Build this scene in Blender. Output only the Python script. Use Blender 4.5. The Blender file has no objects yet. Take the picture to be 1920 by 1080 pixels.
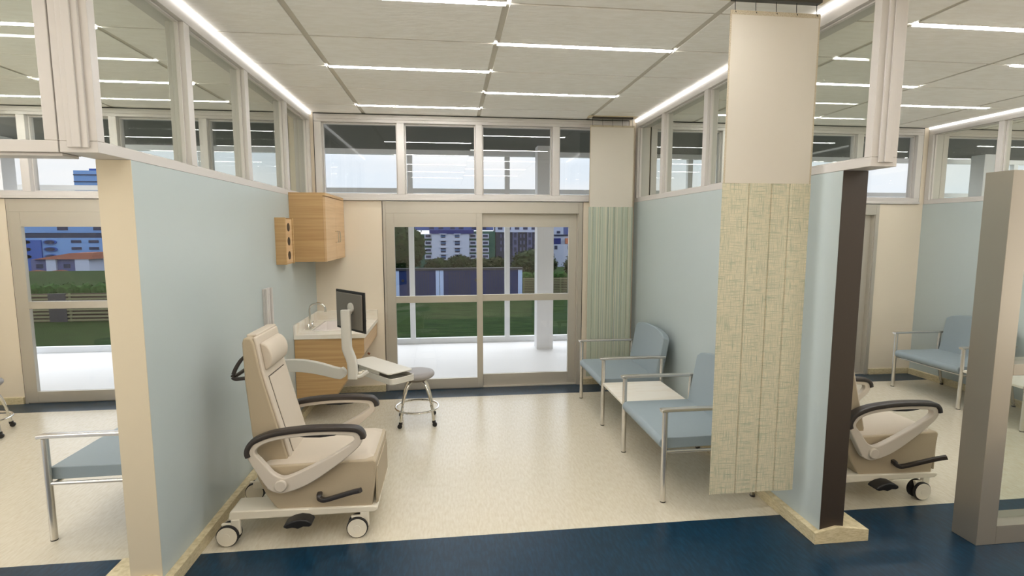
import bpy, bmesh, math, random
from mathutils import Vector, Matrix, noise
random.seed(7)
C = bpy.context.scene.collection
sc = bpy.context.scene
PI = math.pi

# ---------------------------------------------------------------- materials
def srgb(r, g, b):
    f = lambda c: (c/255/12.92) if c/255 <= .04045 else ((c/255+.055)/1.055)**2.4
    return (f(r), f(g), f(b), 1)

def mat(name, col, rough=.5, metal=0, spec=.5, emit=None, estr=0, bump=None, noise2=None, coat=0):
    """bump = (scale xyz, strength, distance); noise2 = (colour, scale xyz, lo, hi, detail)"""
    m = bpy.data.materials.new(name); m.use_nodes = True
    nt = m.node_tree; b = nt.nodes['Principled BSDF']
    b.inputs['Base Color'].default_value = col
    b.inputs['Roughness'].default_value = rough
    b.inputs['Metallic'].default_value = metal
    b.inputs['Specular IOR Level'].default_value = spec
    b.inputs['Coat Weight'].default_value = coat
    if emit:
        b.inputs['Emission Color'].default_value = emit
        b.inputs['Emission Strength'].default_value = estr
    tc = nt.nodes.new('ShaderNodeTexCoord')
    def ns(scale, detail=4, rg=.55):
        mp = nt.nodes.new('ShaderNodeMapping'); mp.inputs['Scale'].default_value = scale
        nt.links.new(tc.outputs['Object'], mp.inputs['Vector'])
        n = nt.nodes.new('ShaderNodeTexNoise'); n.inputs['Scale'].default_value = 1
        n.inputs['Detail'].default_value = detail; n.inputs['Roughness'].default_value = rg
        nt.links.new(mp.outputs[0], n.inputs['Vector'])
        return n
    if noise2:
        c2, s2, lo, hi, det = noise2
        n = ns(s2, det); r = nt.nodes.new('ShaderNodeValToRGB')
        r.color_ramp.elements[0].position = lo; r.color_ramp.elements[1].position = hi
        r.color_ramp.elements[0].color = col; r.color_ramp.elements[1].color = c2
        nt.links.new(n.outputs['Fac'], r.inputs[0]); nt.links.new(r.outputs[0], b.inputs['Base Color'])
    if bump:
        n = ns(bump[0]); bp = nt.nodes.new('ShaderNodeBump')
        bp.inputs['Strength'].default_value = bump[1]; bp.inputs['Distance'].default_value = bump[2]
        nt.links.new(n.outputs['Fac'], bp.inputs['Height']); nt.links.new(bp.outputs[0], b.inputs['Normal'])
    return m

def glass(name, tint=(.93, .96, .93, 1), gl=.9):
    m = bpy.data.materials.new(name); m.use_nodes = True; nt = m.node_tree
    nt.nodes.clear(); N = nt.nodes.new; L = nt.links.new
    out = N('ShaderNodeOutputMaterial'); mix = N('ShaderNodeMixShader')
    tr = N('ShaderNodeBsdfTransparent'); tr.inputs[0].default_value = tint
    g = N('ShaderNodeBsdfGlossy'); g.inputs['Roughness'].default_value = .01; g.inputs[0].default_value = (gl, gl, gl, 1)
    geo = N('ShaderNodeNewGeometry'); ior = N('ShaderNodeMix'); ior.data_type = 'FLOAT'
    ior.inputs[2].default_value = 1.5; ior.inputs[3].default_value = 1/1.5
    L(geo.outputs['Backfacing'], ior.inputs[0])
    fr = N('ShaderNodeFresnel'); L(ior.outputs[0], fr.inputs['IOR'])
    L(fr.outputs[0], mix.inputs[0]); L(tr.outputs[0], mix.inputs[1]); L(g.outputs[0], mix.inputs[2])
    L(mix.outputs[0], out.inputs[0])
    return m

M = {}
M['wall'] = mat('pale_blue_paint', srgb(180, 190, 189), .32, bump=((90, 90, 90), .03, .002))
M['cream'] = mat('cream_paint', srgb(226, 214, 194), .45)
M['endcap'] = mat('warm_cream_cap', srgb(206, 194, 169), .5)
M['brown'] = mat('dark_brown_cap', srgb(52, 42, 33), .45)
M['white'] = mat('white_frame', srgb(202, 197, 192), .4)
M['ceil'] = mat('ceiling_tile', srgb(246, 243, 238), .9, spec=.2, noise2=(srgb(240, 236, 229), (9, 30, 20), .35, .65, 5), bump=((14, 60, 30), .35, .01))
M['grid'] = mat('ceiling_grid', srgb(204, 197, 184), .7)
M['dark_plastic'] = mat('dark_plastic', srgb(50, 44, 41), .38)
M['black'] = mat('black_rubber', srgb(24, 22, 22), .5)
M['alum'] = mat('satin_aluminium', srgb(190, 184, 172), .34, metal=.4)
M['steelpanel'] = mat('satin_steel_panel', srgb(168, 160, 147), .32, metal=.6)
M['chrome'] = mat('chrome', srgb(225, 222, 215), .12, metal=1)
M['brushed'] = mat('brushed_steel', srgb(218, 214, 208), .27, metal=.9)
M['leather'] = mat('shaded_taupe_vinyl', srgb(176, 161, 136), .62, bump=((160, 160, 160), .25, .003))  # recliner shell and sides: warm ambient shade put into the darker colour
M['leather2'] = mat('light_taupe_vinyl', srgb(198, 186, 169), .6, bump=((160, 160, 160), .22, .003))
M['seam'] = mat('dark_seam', srgb(70, 62, 52), .8)
M['frame_plastic'] = mat('stone_grey_plastic', srgb(202, 192, 178), .4)
M['base_plastic'] = mat('off_white_plastic', srgb(226, 218, 200), .35)
M['arm_plastic'] = mat('light_grey_plastic', srgb(212, 208, 198), .4)
M['monitor'] = mat('grey_monitor_back', srgb(120, 113, 104), .45)
M['teal'] = mat('blue_grey_vinyl', srgb(143, 155, 160), .55, bump=((220, 220, 220), .2, .002))
M['marble'] = mat('white_marble_laminate', srgb(236, 230, 218), .3, noise2=(srgb(222, 210, 190), (3, 14, 6), .45, .75, 6))
M['wood'] = mat('light_oak', srgb(200, 165, 116), .42, noise2=(srgb(178, 140, 92), (1.1, 1.1, 42), .36, .7, 6))
M['wood_l'] = mat('light_oak_front', srgb(214, 180, 138), .36, noise2=(srgb(198, 162, 118), (1.1, 1.1, 42), .36, .7, 6))
M['base'] = mat('speckled_cream_skirting', srgb(214, 200, 164), .5, noise2=(srgb(186, 170, 130), (35, 35, 160), .4, .7, 5))
M['floor'] = mat('cream_sheet_floor', srgb(211, 203, 184), .24, noise2=(srgb(200, 189, 166), (70, 16, 20), .36, .7, 6), bump=((80, 18, 20), .04, .002))
M['floor_blue'] = mat('dark_blue_sheet_floor', srgb(2, 36, 56), .3, spec=.5, noise2=(srgb(12, 58, 84), (60, 14, 20), .42, .75, 6), bump=((70, 16, 20), .015, .001))
M['stool_seat'] = mat('grey_vinyl', srgb(152, 148, 146), .45)
M['stool_under'] = mat('taupe_plastic', srgb(112, 104, 92), .5)
M['led'] = mat('led_diffuser', srgb(255, 255, 255), .5, emit=(1, .985, .965, 1), estr=25)
M['led_soft'] = mat('perimeter_light', srgb(255, 255, 255), .5, emit=(1, .985, .97, 1), estr=1.2)
M['track'] = mat('dark_bronze_track', srgb(66, 60, 48), .4)
M['track_l'] = mat('cream_track', srgb(214, 198, 165), .5)
M['mesh_white'] = mat('curtain_mesh_white', srgb(198, 191, 178), .8)
M['mesh_hem'] = mat('curtain_hem', srgb(190, 178, 156), .85, noise2=(srgb(168, 156, 134), (200, 200, 200), .4, .6, 2))
M['glass'] = glass('clear_glass', (.95, .97, .94, 1), .3)
M['glass_door'] = glass('door_glass', (.97, .98, .99, 1), .75)
M['patio'] = mat('patio_white_floor', srgb(240, 238, 236), .5)
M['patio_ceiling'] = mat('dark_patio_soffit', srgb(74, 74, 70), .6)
M['ext_white'] = mat('exterior_white_frame', srgb(228, 230, 232), .45)
M['ext_column'] = mat('exterior_white_column', srgb(232, 232, 234), .55)
M['grass'] = mat('lawn', srgb(22, 36, 16), .9, spec=.02, noise2=(srgb(40, 58, 28), (1.2, 6, 4), .35, .7, 8), bump=((30, 30, 30), .6, .05))
M['leaf'] = mat('tree_leaves', srgb(22, 34, 20), .8, spec=.05, noise2=(srgb(40, 54, 30), (5, 5, 5), .4, .7, 4))
M['hedge'] = mat('hedge_leaves', srgb(30, 54, 22), .8, spec=.05, noise2=(srgb(48, 74, 34), (9, 9, 9), .4, .7, 4))
M['trunk'] = mat('tree_bark', srgb(62, 50, 40), .9)
M['fence'] = mat('fence_slat', srgb(92, 92, 66), .8)
M['fence_dark'] = mat('dark_gate', srgb(28, 28, 36), .7)
M['locker'] = mat('navy_steel', srgb(14, 32, 74), .6, spec=.2)
M['locker_dark'] = mat('dark_slot', srgb(18, 22, 34), .7)
M['locker_post'] = mat('pale_blue_post', srgb(132, 150, 184), .5)
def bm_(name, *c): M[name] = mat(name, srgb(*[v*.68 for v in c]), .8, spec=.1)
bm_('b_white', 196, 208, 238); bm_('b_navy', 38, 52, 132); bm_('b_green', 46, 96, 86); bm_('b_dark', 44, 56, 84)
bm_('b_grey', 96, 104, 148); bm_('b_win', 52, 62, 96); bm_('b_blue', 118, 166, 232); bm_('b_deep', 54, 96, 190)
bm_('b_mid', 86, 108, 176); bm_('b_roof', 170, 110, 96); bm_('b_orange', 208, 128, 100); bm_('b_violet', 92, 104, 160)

# privacy curtain weave: cross-hatched green threads on beige
def weave_mat():
    m = mat('beige_green_weave', srgb(206, 190, 150), .85, spec=.15); nt = m.node_tree; b = nt.nodes['Principled BSDF']
    tc = nt.nodes.new('ShaderNodeTexCoord')
    def layer(scale, lo, hi):
        mp = nt.nodes.new('ShaderNodeMapping'); mp.inputs['Scale'].default_value = scale
        nt.links.new(tc.outputs['Object'], mp.inputs[0])
        n = nt.nodes.new('ShaderNodeTexNoise'); n.inputs['Scale'].default_value = 1; n.inputs['Detail'].default_value = 3; n.inputs['Roughness'].default_value = .75
        nt.links.new(mp.outputs[0], n.inputs[0])
        mr = nt.nodes.new('ShaderNodeMapRange'); mr.inputs[1].default_value = lo; mr.inputs[2].default_value = hi
        nt.links.new(n.outputs['Fac'], mr.inputs[0]); return mr
    a = layer((230, 1, 9), .47, .68); c = layer((9, 1, 230), .47, .68)
    mx = nt.nodes.new('ShaderNodeMath'); mx.operation = 'MAXIMUM'
    nt.links.new(a.outputs[0], mx.inputs[0]); nt.links.new(c.outputs[0], mx.inputs[1])
    mm = nt.nodes.new('ShaderNodeMath'); mm.operation = 'MULTIPLY'; mm.inputs[1].default_value = .85; nt.links.new(mx.outputs[0], mm.inputs[0])
    mc = nt.nodes.new('ShaderNodeMix'); mc.data_type = 'RGBA'
    mc.inputs[6].default_value = srgb(207, 197, 171); mc.inputs[7].default_value = srgb(128, 146, 130)
    nt.links.new(mm.outputs[0], mc.inputs[0]); nt.links.new(mc.outputs[2], b.inputs['Base Color'])
    return m
M['weave'] = weave_mat()
def stripe_mat():
    m = mat('green_stripe_fabric', srgb(170, 176, 156), .85, spec=.15); nt = m.node_tree; b = nt.nodes['Principled BSDF']
    tc = nt.nodes.new('ShaderNodeTexCoord'); mp = nt.nodes.new('ShaderNodeMapping'); mp.inputs['Scale'].default_value = (170, 1, .3)
    nt.links.new(tc.outputs['Object'], mp.inputs[0])
    n = nt.nodes.new('ShaderNodeTexNoise'); n.inputs['Scale'].default_value = 1; n.inputs['Detail'].default_value = 3; nt.links.new(mp.outputs[0], n.inputs[0])
    r = nt.nodes.new('ShaderNodeValToRGB'); e = r.color_ramp.elements
    e[0].position = .3; e[0].color = srgb(146, 156, 156); e[1].position = .7; e[1].color = srgb(204, 198, 176)
    x = e.new(.45); x.color = srgb(166, 175, 156); x = e.new(.55); x.color = srgb(184, 186, 168)
    nt.links.new(n.outputs['Fac'], r.inputs[0]); nt.links.new(r.outputs[0], b.inputs['Base Color'])
    return m
M['stripe'] = stripe_mat()

# ---------------------------------------------------------------- mesh helpers
class MB:
    def __init__(s): s.bm = bmesh.new()
    def box(s, x0, x1, y0, y1, z0, z1, mi=0):
        v = [s.bm.verts.new(p) for p in [(x0,y0,z0),(x1,y0,z0),(x1,y1,z0),(x0,y1,z0),(x0,y0,z1),(x1,y0,z1),(x1,y1,z1),(x0,y1,z1)]]
        for f in [(0,3,2,1),(4,5,6,7),(0,1,5,4),(1,2,6,5),(2,3,7,6),(3,0,4,7)]:
            s.bm.faces.new([v[i] for i in f]).material_index = mi
        return s
    def prism(s, pts, a0, a1, axis='y', hole=None, mi=0):
        """polygon in the plane across `axis` (for y: (x,z); x: (y,z); z: (x,y)), extruded a0..a1"""
        def P(p, a): return {'y': (p[0], a, p[1]), 'x': (a, p[0], p[1]), 'z': (p[0], p[1], a)}[axis]
        if hole is None:
            A = [s.bm.verts.new(P(p, a0)) for p in pts]; B = [s.bm.verts.new(P(p, a1)) for p in pts]
            n = len(pts); fs = [s.bm.faces.new(A), s.bm.faces.new(B[::-1])]
            for i in range(n): fs.append(s.bm.faces.new([A[i], B[i], B[(i+1) % n], A[(i+1) % n]]))
            for f in fs: f.material_index = mi
        else:
            n = len(pts); assert len(hole) == n
            V = [[s.bm.verts.new(P(p, a)) for p in q] for q in (pts, hole) for a in (a0, a1)]
            O0, O1, I0, I1 = V
            for i in range(n):
                j = (i+1) % n
                for q in ((O0[i],O0[j],I0[j],I0[i]), (O1[i],I1[i],I1[j],O1[j]), (O0[i],O1[i],O1[j],O0[j]), (I0[i],I0[j],I1[j],I1[i])):
                    s.bm.faces.new(q).material_index = mi
        return s
    def tube(s, path, r, seg=12, cap=True, closed=False, flat=None):
        """sweep; flat=(a,b) gives a rounded-rectangle section a wide (side) x b high"""
        P = [Vector(p) for p in path]; n = len(P); rings = []
        up0 = Vector((0, 0, 1))
        for i in range(n):
            if closed: t = P[(i+1) % n]-P[i-1]
            else: t = P[min(i+1, n-1)]-P[max(i-1, 0)]
            t.normalize()
            u = up0 if abs(t.dot(up0)) < .97 else Vector((0, 1, 0))
            if flat and flat[2:] : u = Vector(flat[2])
            side = t.cross(u).normalized(); up = side.cross(t).normalized()
            rr = r[i] if isinstance(r, (list, tuple)) else r
            ring = []
            for k in range(seg):
                a = 2*PI*k/seg + PI/seg
                if flat:
                    ca, sa = math.cos(a), math.sin(a); e = .4
                    cx = math.copysign(abs(ca)**e, ca)*flat[0]/2; sy = math.copysign(abs(sa)**e, sa)*flat[1]/2
                    ring.append(s.bm.verts.new(P[i]+side*cx+up*sy))
                else: ring.append(s.bm.verts.new(P[i]+(side*math.cos(a)+up*math.sin(a))*rr))
            rings.append(ring)
        m = n if closed else n-1
        for i in range(m):
            A, B = rings[i], rings[(i+1) % n]
            if closed and i == n-1:
                # align
                best = min(range(seg), key=lambda o: (A[0].co-B[o].co).length); B = B[best:]+B[:best]
            for k in range(seg): s.bm.faces.new([A[k], A[(k+1) % seg], B[(k+1) % seg], B[k]])
        if cap and not closed: s.bm.faces.new(rings[0][::-1]); s.bm.faces.new(rings[-1])
        return s
    def lathe(s, prof, c=(0,0,0), axis='z', seg=28):
        """prof = [(r, h)] ; closed at r=0 ends"""
        rings = []
        for r, h in prof:
            ring = []
            for k in range(seg):
                a = 2*PI*k/seg; x, y = r*math.cos(a), r*math.sin(a)
                p = {'z': (x, y, h), 'y': (x, h, y), 'x': (h, x, y)}[axis]
                ring.append(s.bm.verts.new(Vector(p)+Vector(c)))
            rings.append(ring)
        for A, B in zip(rings, rings[1:]):
            for k in range(seg): s.bm.faces.new([A[k], A[(k+1) % seg], B[(k+1) % seg], B[k]])
        s.bm.faces.new(rings[0][::-1]); s.bm.faces.new(rings[-1]); return s
    def build(s, name, mats, parent=None, bevel=0, seg=2, smooth=True, sub=0, loc=None, angle=35):
        bmesh.ops.recalc_face_normals(s.bm, faces=s.bm.faces)
        me = bpy.data.meshes.new(name); s.bm.to_mesh(me); s.bm.free()
        for m in (mats if isinstance(mats, (list, tuple)) else [mats]): me.materials.append(m)
        o = bpy.data.objects.new(name, me); C.objects.link(o)
        if smooth: me.shade_smooth(); me.set_sharp_from_angle(angle=math.radians(angle))
        if bevel:
            b = o.modifiers.new('bevel', 'BEVEL'); b.width = bevel; b.segments = seg; b.limit_method = 'ANGLE'; b.angle_limit = math.radians(40); b.harden_normals = True
        if sub: d = o.modifiers.new('sub', 'SUBSURF'); d.levels = sub; d.render_levels = sub
        if parent: o.parent = parent
        if loc: o.location = loc
        return o

def thing(name, label, cat, loc=(0,0,0), rz=0, group=None):
    o = bpy.data.objects.new(name, None); C.objects.link(o); o.location = loc; o.rotation_euler = (0, 0, rz)
    o['label'] = label; o['category'] = cat; o.empty_display_size = .1
    if group: o['group'] = group
    return o
def tag(o, label, cat, group=None, kind=None):
    if label: o['label'] = label
    if cat: o['category'] = cat
    if group: o['group'] = group
    if kind: o['kind'] = kind
    return o
def struct(o, label=None):
    o['kind'] = 'structure'
    if label: o['label'] = label
    return o
def sempty(name, loc=(0,0,0)):
    o = bpy.data.objects.new(name, None); C.objects.link(o); o.location = loc; o['kind'] = 'structure'; o.empty_display_size = .1; return o
def dup(root, loc, rz=0, label=None, group=None):
    r = root.copy(); C.objects.link(r); r.location = loc; r.rotation_euler = (0, 0, rz)
    if label: r['label'] = label
    if group: r['group'] = group
    for ch in list(root.children):
        c = ch.copy(); C.objects.link(c); c.parent = r
        for g in list(ch.children):
            d = g.copy(); C.objects.link(d); d.parent = c
    return r
def catmull(P, n=6, closed=True):
    out = []; m = len(P)
    for i in range(m if closed else m-1):
        g = lambda k: Vector(P[k % m]) if closed else Vector(P[max(0, min(m-1, k))])
        p0, p1, p2, p3 = g(i-1), g(i), g(i+1), g(i+2)
        for j in range(n):
            t = j/n
            out.append(tuple(.5*((2*p1)+(-p0+p2)*t+(2*p0-5*p1+4*p2-p3)*t*t+(-p0+3*p1-3*p2+p3)*t**3)))
    if not closed: out.append(tuple(P[-1]))
    return out

# ---------------------------------------------------------------- dimensions
P = 3.70            # bay width
XL, XR = -1.449, 2.11
T = .148            # partition thickness
YB = 5.886          # face of the glazed back wall
HC = 3.037          # ceiling
SL = 2.122          # top of the low walls
YE = 2.64           # corridor end of the low walls
X3 = 5.79           # third wall
XA, XZ = -5.15, 9.45

# ---------------------------------------------------------------- floor and ceiling
m = MB()
m.box(XA-.15, XZ+.15, 2.942, 5.578, -.1, 0, 0)
m.box(XA-.15, XZ+.15, 1.1, 2.942, -.1, 0, 1); m.box(XA-.15, XZ+.15, -2.6, 1.1, -.1, 0, 0)
m.box(XA-.15, XZ+.15, 5.578, YB+.13, -.1, 0, 1)
struct(m.build('floor', [M['floor'], M['floor_blue']], smooth=False))
cx = [-5.8, -4.59, -3.36, -2.125, -.893, .327, 1.548, 2.79, 4.03, 5.27, 6.5, 7.73, 8.96, 10.2]
cy = [3.005+.6225*k for k in range(-9, 6)]
m = MB()
m.box(XA-.1, XZ+.1, -2.6, YB+.1, HC+.008, HC+.08, 1)
for i in range(len(cx)-1):
    for j in range(len(cy)-1):
        x0, x1 = max(cx[i]+.018, XA), min(cx[i+1]-.018, XZ); y0, y1 = cy[j]+.009, min(cy[j+1]-.009, YB)
        if x1 > x0: m.box(x0, x1, y0, y1, HC, HC+.009, 0)
struct(m.build('ceiling', [M['ceil'], M['grid']], bevel=.004, seg=1))

# LED strips recessed along the tile joints
lm = None; n_l = 0
def led(x0, x1, y, label):
    global lm
    if lm is None:
        lm = thing('ceiling_light', label, 'ceiling light', ((x0+x1)/2, y, HC), 0, 'linear ceiling lights')
        h = 1.216/2
        f = MB(); f.box(-h, h, -.028, -.022, -.003, .012); f.box(-h, h, .022, .028, -.003, .012); f.box(-h, h, -.028, .028, .006, .012)
        f.build('frame', M['white'], lm)
        MB().box(-h+.003, h-.003, -.022, .022, -.004, .004).build('diffuser', M['led'], lm, smooth=False)
        return lm
    return dup(lm, ((x0+x1)/2, y, HC), 0, label, 'linear ceiling lights')
pos_main = [(.324, 0, 'main bay'), (1, 0, '')]
def L(c, r): return (cx[c], cx[c+1], cy[9+r]) if False else (cx[c], cx[c+1], 3.005+.6225*r)
names = {
 (4,0): 'linear ceiling light cut by the top edge of the photo over the middle bay',
 (4,2): 'linear ceiling light of the left column over the middle bay, second from the windows',
 (4,4): 'linear ceiling light closest to the windows over the middle bay',
 (5,1): 'linear ceiling light just left of the near cubicle curtain, right column of middle bay',
 (5,3): 'linear ceiling light nearest the back curtain track, right column of middle bay',
 (7,0): 'wide linear ceiling light at top right beyond the upper right window frame',
 (7,2): 'linear ceiling light over the right bay, seen partly through the upper glass',
 (8,1): 'linear ceiling light cut by the right photo edge over the right bay',
 (8,3): 'linear ceiling light over the right bay above its window, closest to the right transom',
 (7,4): 'linear ceiling light next to the back window of the right bay, behind glass',
 (2,1): 'linear ceiling light over the left bay, cut by the upper left edge',
 (2,3): 'linear ceiling light over the left bay seen through the first upper pane',
 (1,4): 'lowest linear ceiling light over the left bay at far left',
 (1,2): 'linear ceiling light over the far left of the left bay, out past the frame edge',
}
for (c, r), lab in names.items():
    x0, x1, y = L(c, r)
    if c == 8: x0, x1 = 4.21, 5.44
    led(x0, x1, y, lab)
extra = [(1,0),(2,-1),(4,-2),(5,-1),(7,-2),(8,-1),(1,-2),(2,-3),(4,-4),(5,-3),(7,-4),(8,-3),(10,0),(10,2),(11,1),(11,3),(10,-2),(4,-6),(5,-5),(7,-6),(2,-5),(8,-5)]
for c, r in extra:
    x0, x1, y = L(c, r)
    led(x0, x1, y, 'linear ceiling light outside the photo, over the corridor or the outer bays')

# ---------------------------------------------------------------- low walls and skirting
def lowwall(name, x0, x1, capmat, y0=YE, y1=YB+.02):
    m = MB(); m.box(x0, x1, y0+.004, y1, 0, SL, 0); m.box(x0, x1, y0, y0+.004, 0, SL, 1)
    return struct(m.build(name, [M['wall'], capmat], smooth=False))
lowwall('wall_left', XL-T, XL, M['endcap'])
lowwall('wall_right', XR, XR+.145, M['brown'])
lowwall('wall_far_right', X3, X3+.145, M['brown'])
BT, BHh = .044, .07
def skirt(name, boxes, peak=None):
    m = MB()
    for b in boxes: m.box(*b, 0, BHh)
    if peak: m.prism([(peak[0], 0), (peak[1], 0), (peak[1], BHh), (peak[2], .098), (peak[0], BHh)], YE-.022, YE-.0005, 'y')
    return struct(m.build(name, M['base'], bevel=.002, seg=1))
skirt('baseboard_left', [(XL, XL+BT, YE, YB-.03), (XL-T-BT, XL-T, YE+.2, YB-.03), (XL-T-.15, XL-T, YE, YE+.2)], (XL-T-.15, XL+BT, XL-.05))
skirt('baseboard_right', [(XR-BT, XR, YE, YB-.03), (XR+.145, XR+.295, YE, YE+.19), (XR+.145, XR+.145+BT, YE+.19, YB-.03)], (XR-BT, XR+.295, XR+.09))
skirt('baseboard_far_right', [(X3-BT, X3, YE, YB-.03)])
# closing walls (out of view) and corridor wall behind the camera
struct(MB().box(XA-.15, XA, YE, YB+.1, 0, HC+.05).build('wall_outer_left', M['cream'], smooth=False))
struct(MB().box(XZ, XZ+.15, YE, YB+.1, 0, HC+.05).build('wall_outer_right', M['cream'], smooth=False))

struct(MB().box(XA, XZ, -2.75, -2.6, 0, HC+.05).build('wall_corridor', M['cream'], smooth=False))

# ---------------------------------------------------------------- upper glazing on the low walls
def side_transom(name, xa, xb, muls, y0=2.42, y1=YB-.006, side=1):
    """xa < xb : wall faces; frame with stepped jambs, glass in the middle"""
    w = .048; root = sempty(name, ((xa+xb)/2, y0, SL)); z0, z1 = SL, HC-.01
    ox, oy, oz = root.location
    def bx(m, a, b, c, d, e, f): m.box(a-ox, b-ox, c-oy, d-oy, e-oz, f-oz)
    fr = MB(); s = .022
    bx(fr, xa, xb, y0, y1, z0+.001, z0+w); bx(fr, xa, xb, y0, y1, z1-.075, z1)
    ed = [y0+w] + [v for mu in muls for v in mu] + [y1-.06]
    bx(fr, xa, xb, y0, y0+w, z0+w, z1-.075); bx(fr, xa, xb, y1-.06, y1, z0+w, z1-.075)
    ma, mb = (xb-.098, xb) if side > 0 else (xa, xa+.098)
    for a, b in muls: bx(fr, ma, mb, a, b, z0+w, z1-.075)
    xm = (ma+mb)/2
    for i in range(0, len(ed), 2):      # inner stepped stops
        a, b = ed[i], ed[i+1]; st = .010; h = .022
        bx(fr, xm-h, xm+h, a, a+st, z0+w, z1-.075); bx(fr, xm-h, xm+h, b-st, b, z0+w, z1-.075)
        bx(fr, xm-h, xm+h, a+st, b-st, z0+w, z0+w+st); bx(fr, xm-h, xm+h, a+st, b-st, z1-.075-st, z1-.075)
    # stepped profile on the corridor end
    bx(fr, xa+.035, xb-.03, y0-.012, y0, z0+.02, z1); bx(fr, xa+.06, xb-.055, y0-.02, y0-.012, z0+.02, z1)
    fr.build('window_frame', M['white'], root, bevel=.0025, seg=1)
    for i in range(0, len(ed), 2):
        a, b = ed[i]+.01, ed[i+1]-.01; g = MB(); bx(g, xm-.003, xm+.003, a, b, z0+w+.01, z1-.085)
        g.build('glass_pane', M['glass'], root, smooth=False)
    return root
side_transom('window_1', XL-T, XL, [(3.235, 3.30), (4.10, 4.17), (5.03, 5.10)])
side_transom('window_2', XR, XR+.145, [(3.33, 3.39), (4.21, 4.275), (5.10, 5.16)], y0=2.46, side=-1)
side_transom('window_3', X3, X3+.145, [(3.3, 3.36), (4.21, 4.275), (5.0, 5.06)], y0=2.46, side=-1)
# perimeter light lines along the top of the glazing
for nm, x0, x1, y0 in (('trim_1', XL, XL+.02, 2.42), ('trim_2', XR-.02, XR, 2.46), ('trim_3', X3-.02, X3, 2.46)):
    struct(MB().box(x0, x1, y0, YB-.02, HC-.022, HC-.002).build(nm, M['led_soft'], smooth=False))
# corridor-front glazing over the left bay
root = sempty('window_4', (-3.4, 2.44, SL))
m = MB(); xr = -1.602
for b in [(-5.1, xr, .0, .05), (-5.1, xr, .85, .905)]: m.box(b[0]+3.4, b[1]+3.4, -.02, .12, b[2]+.001, b[3])
for a in [(-5.1, -5.05), (-3.40, -3.35), (xr-.05, xr)]: m.box(a[0]+3.4, a[1]+3.4, -.02, .12, .05, .85)
m.box(xr+3.4, xr+3.4+.02, -.005, .1, .02, .905); m.box(xr+3.4-.066, xr+3.4-.05, .03, .07, .05, .85)
m.box(-1.7, 1.8, .0, .1, -.012, .001)
m.build('window_frame', M['white'], root, bevel=.0025, seg=1)
for a, b in ((-5.05, -3.40), (-3.35, xr-.05)):
    MB().box(a+3.4, b+3.4, .045, .051, .05, .85).build('glass_pane', M['glass'], root, smooth=False)

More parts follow.
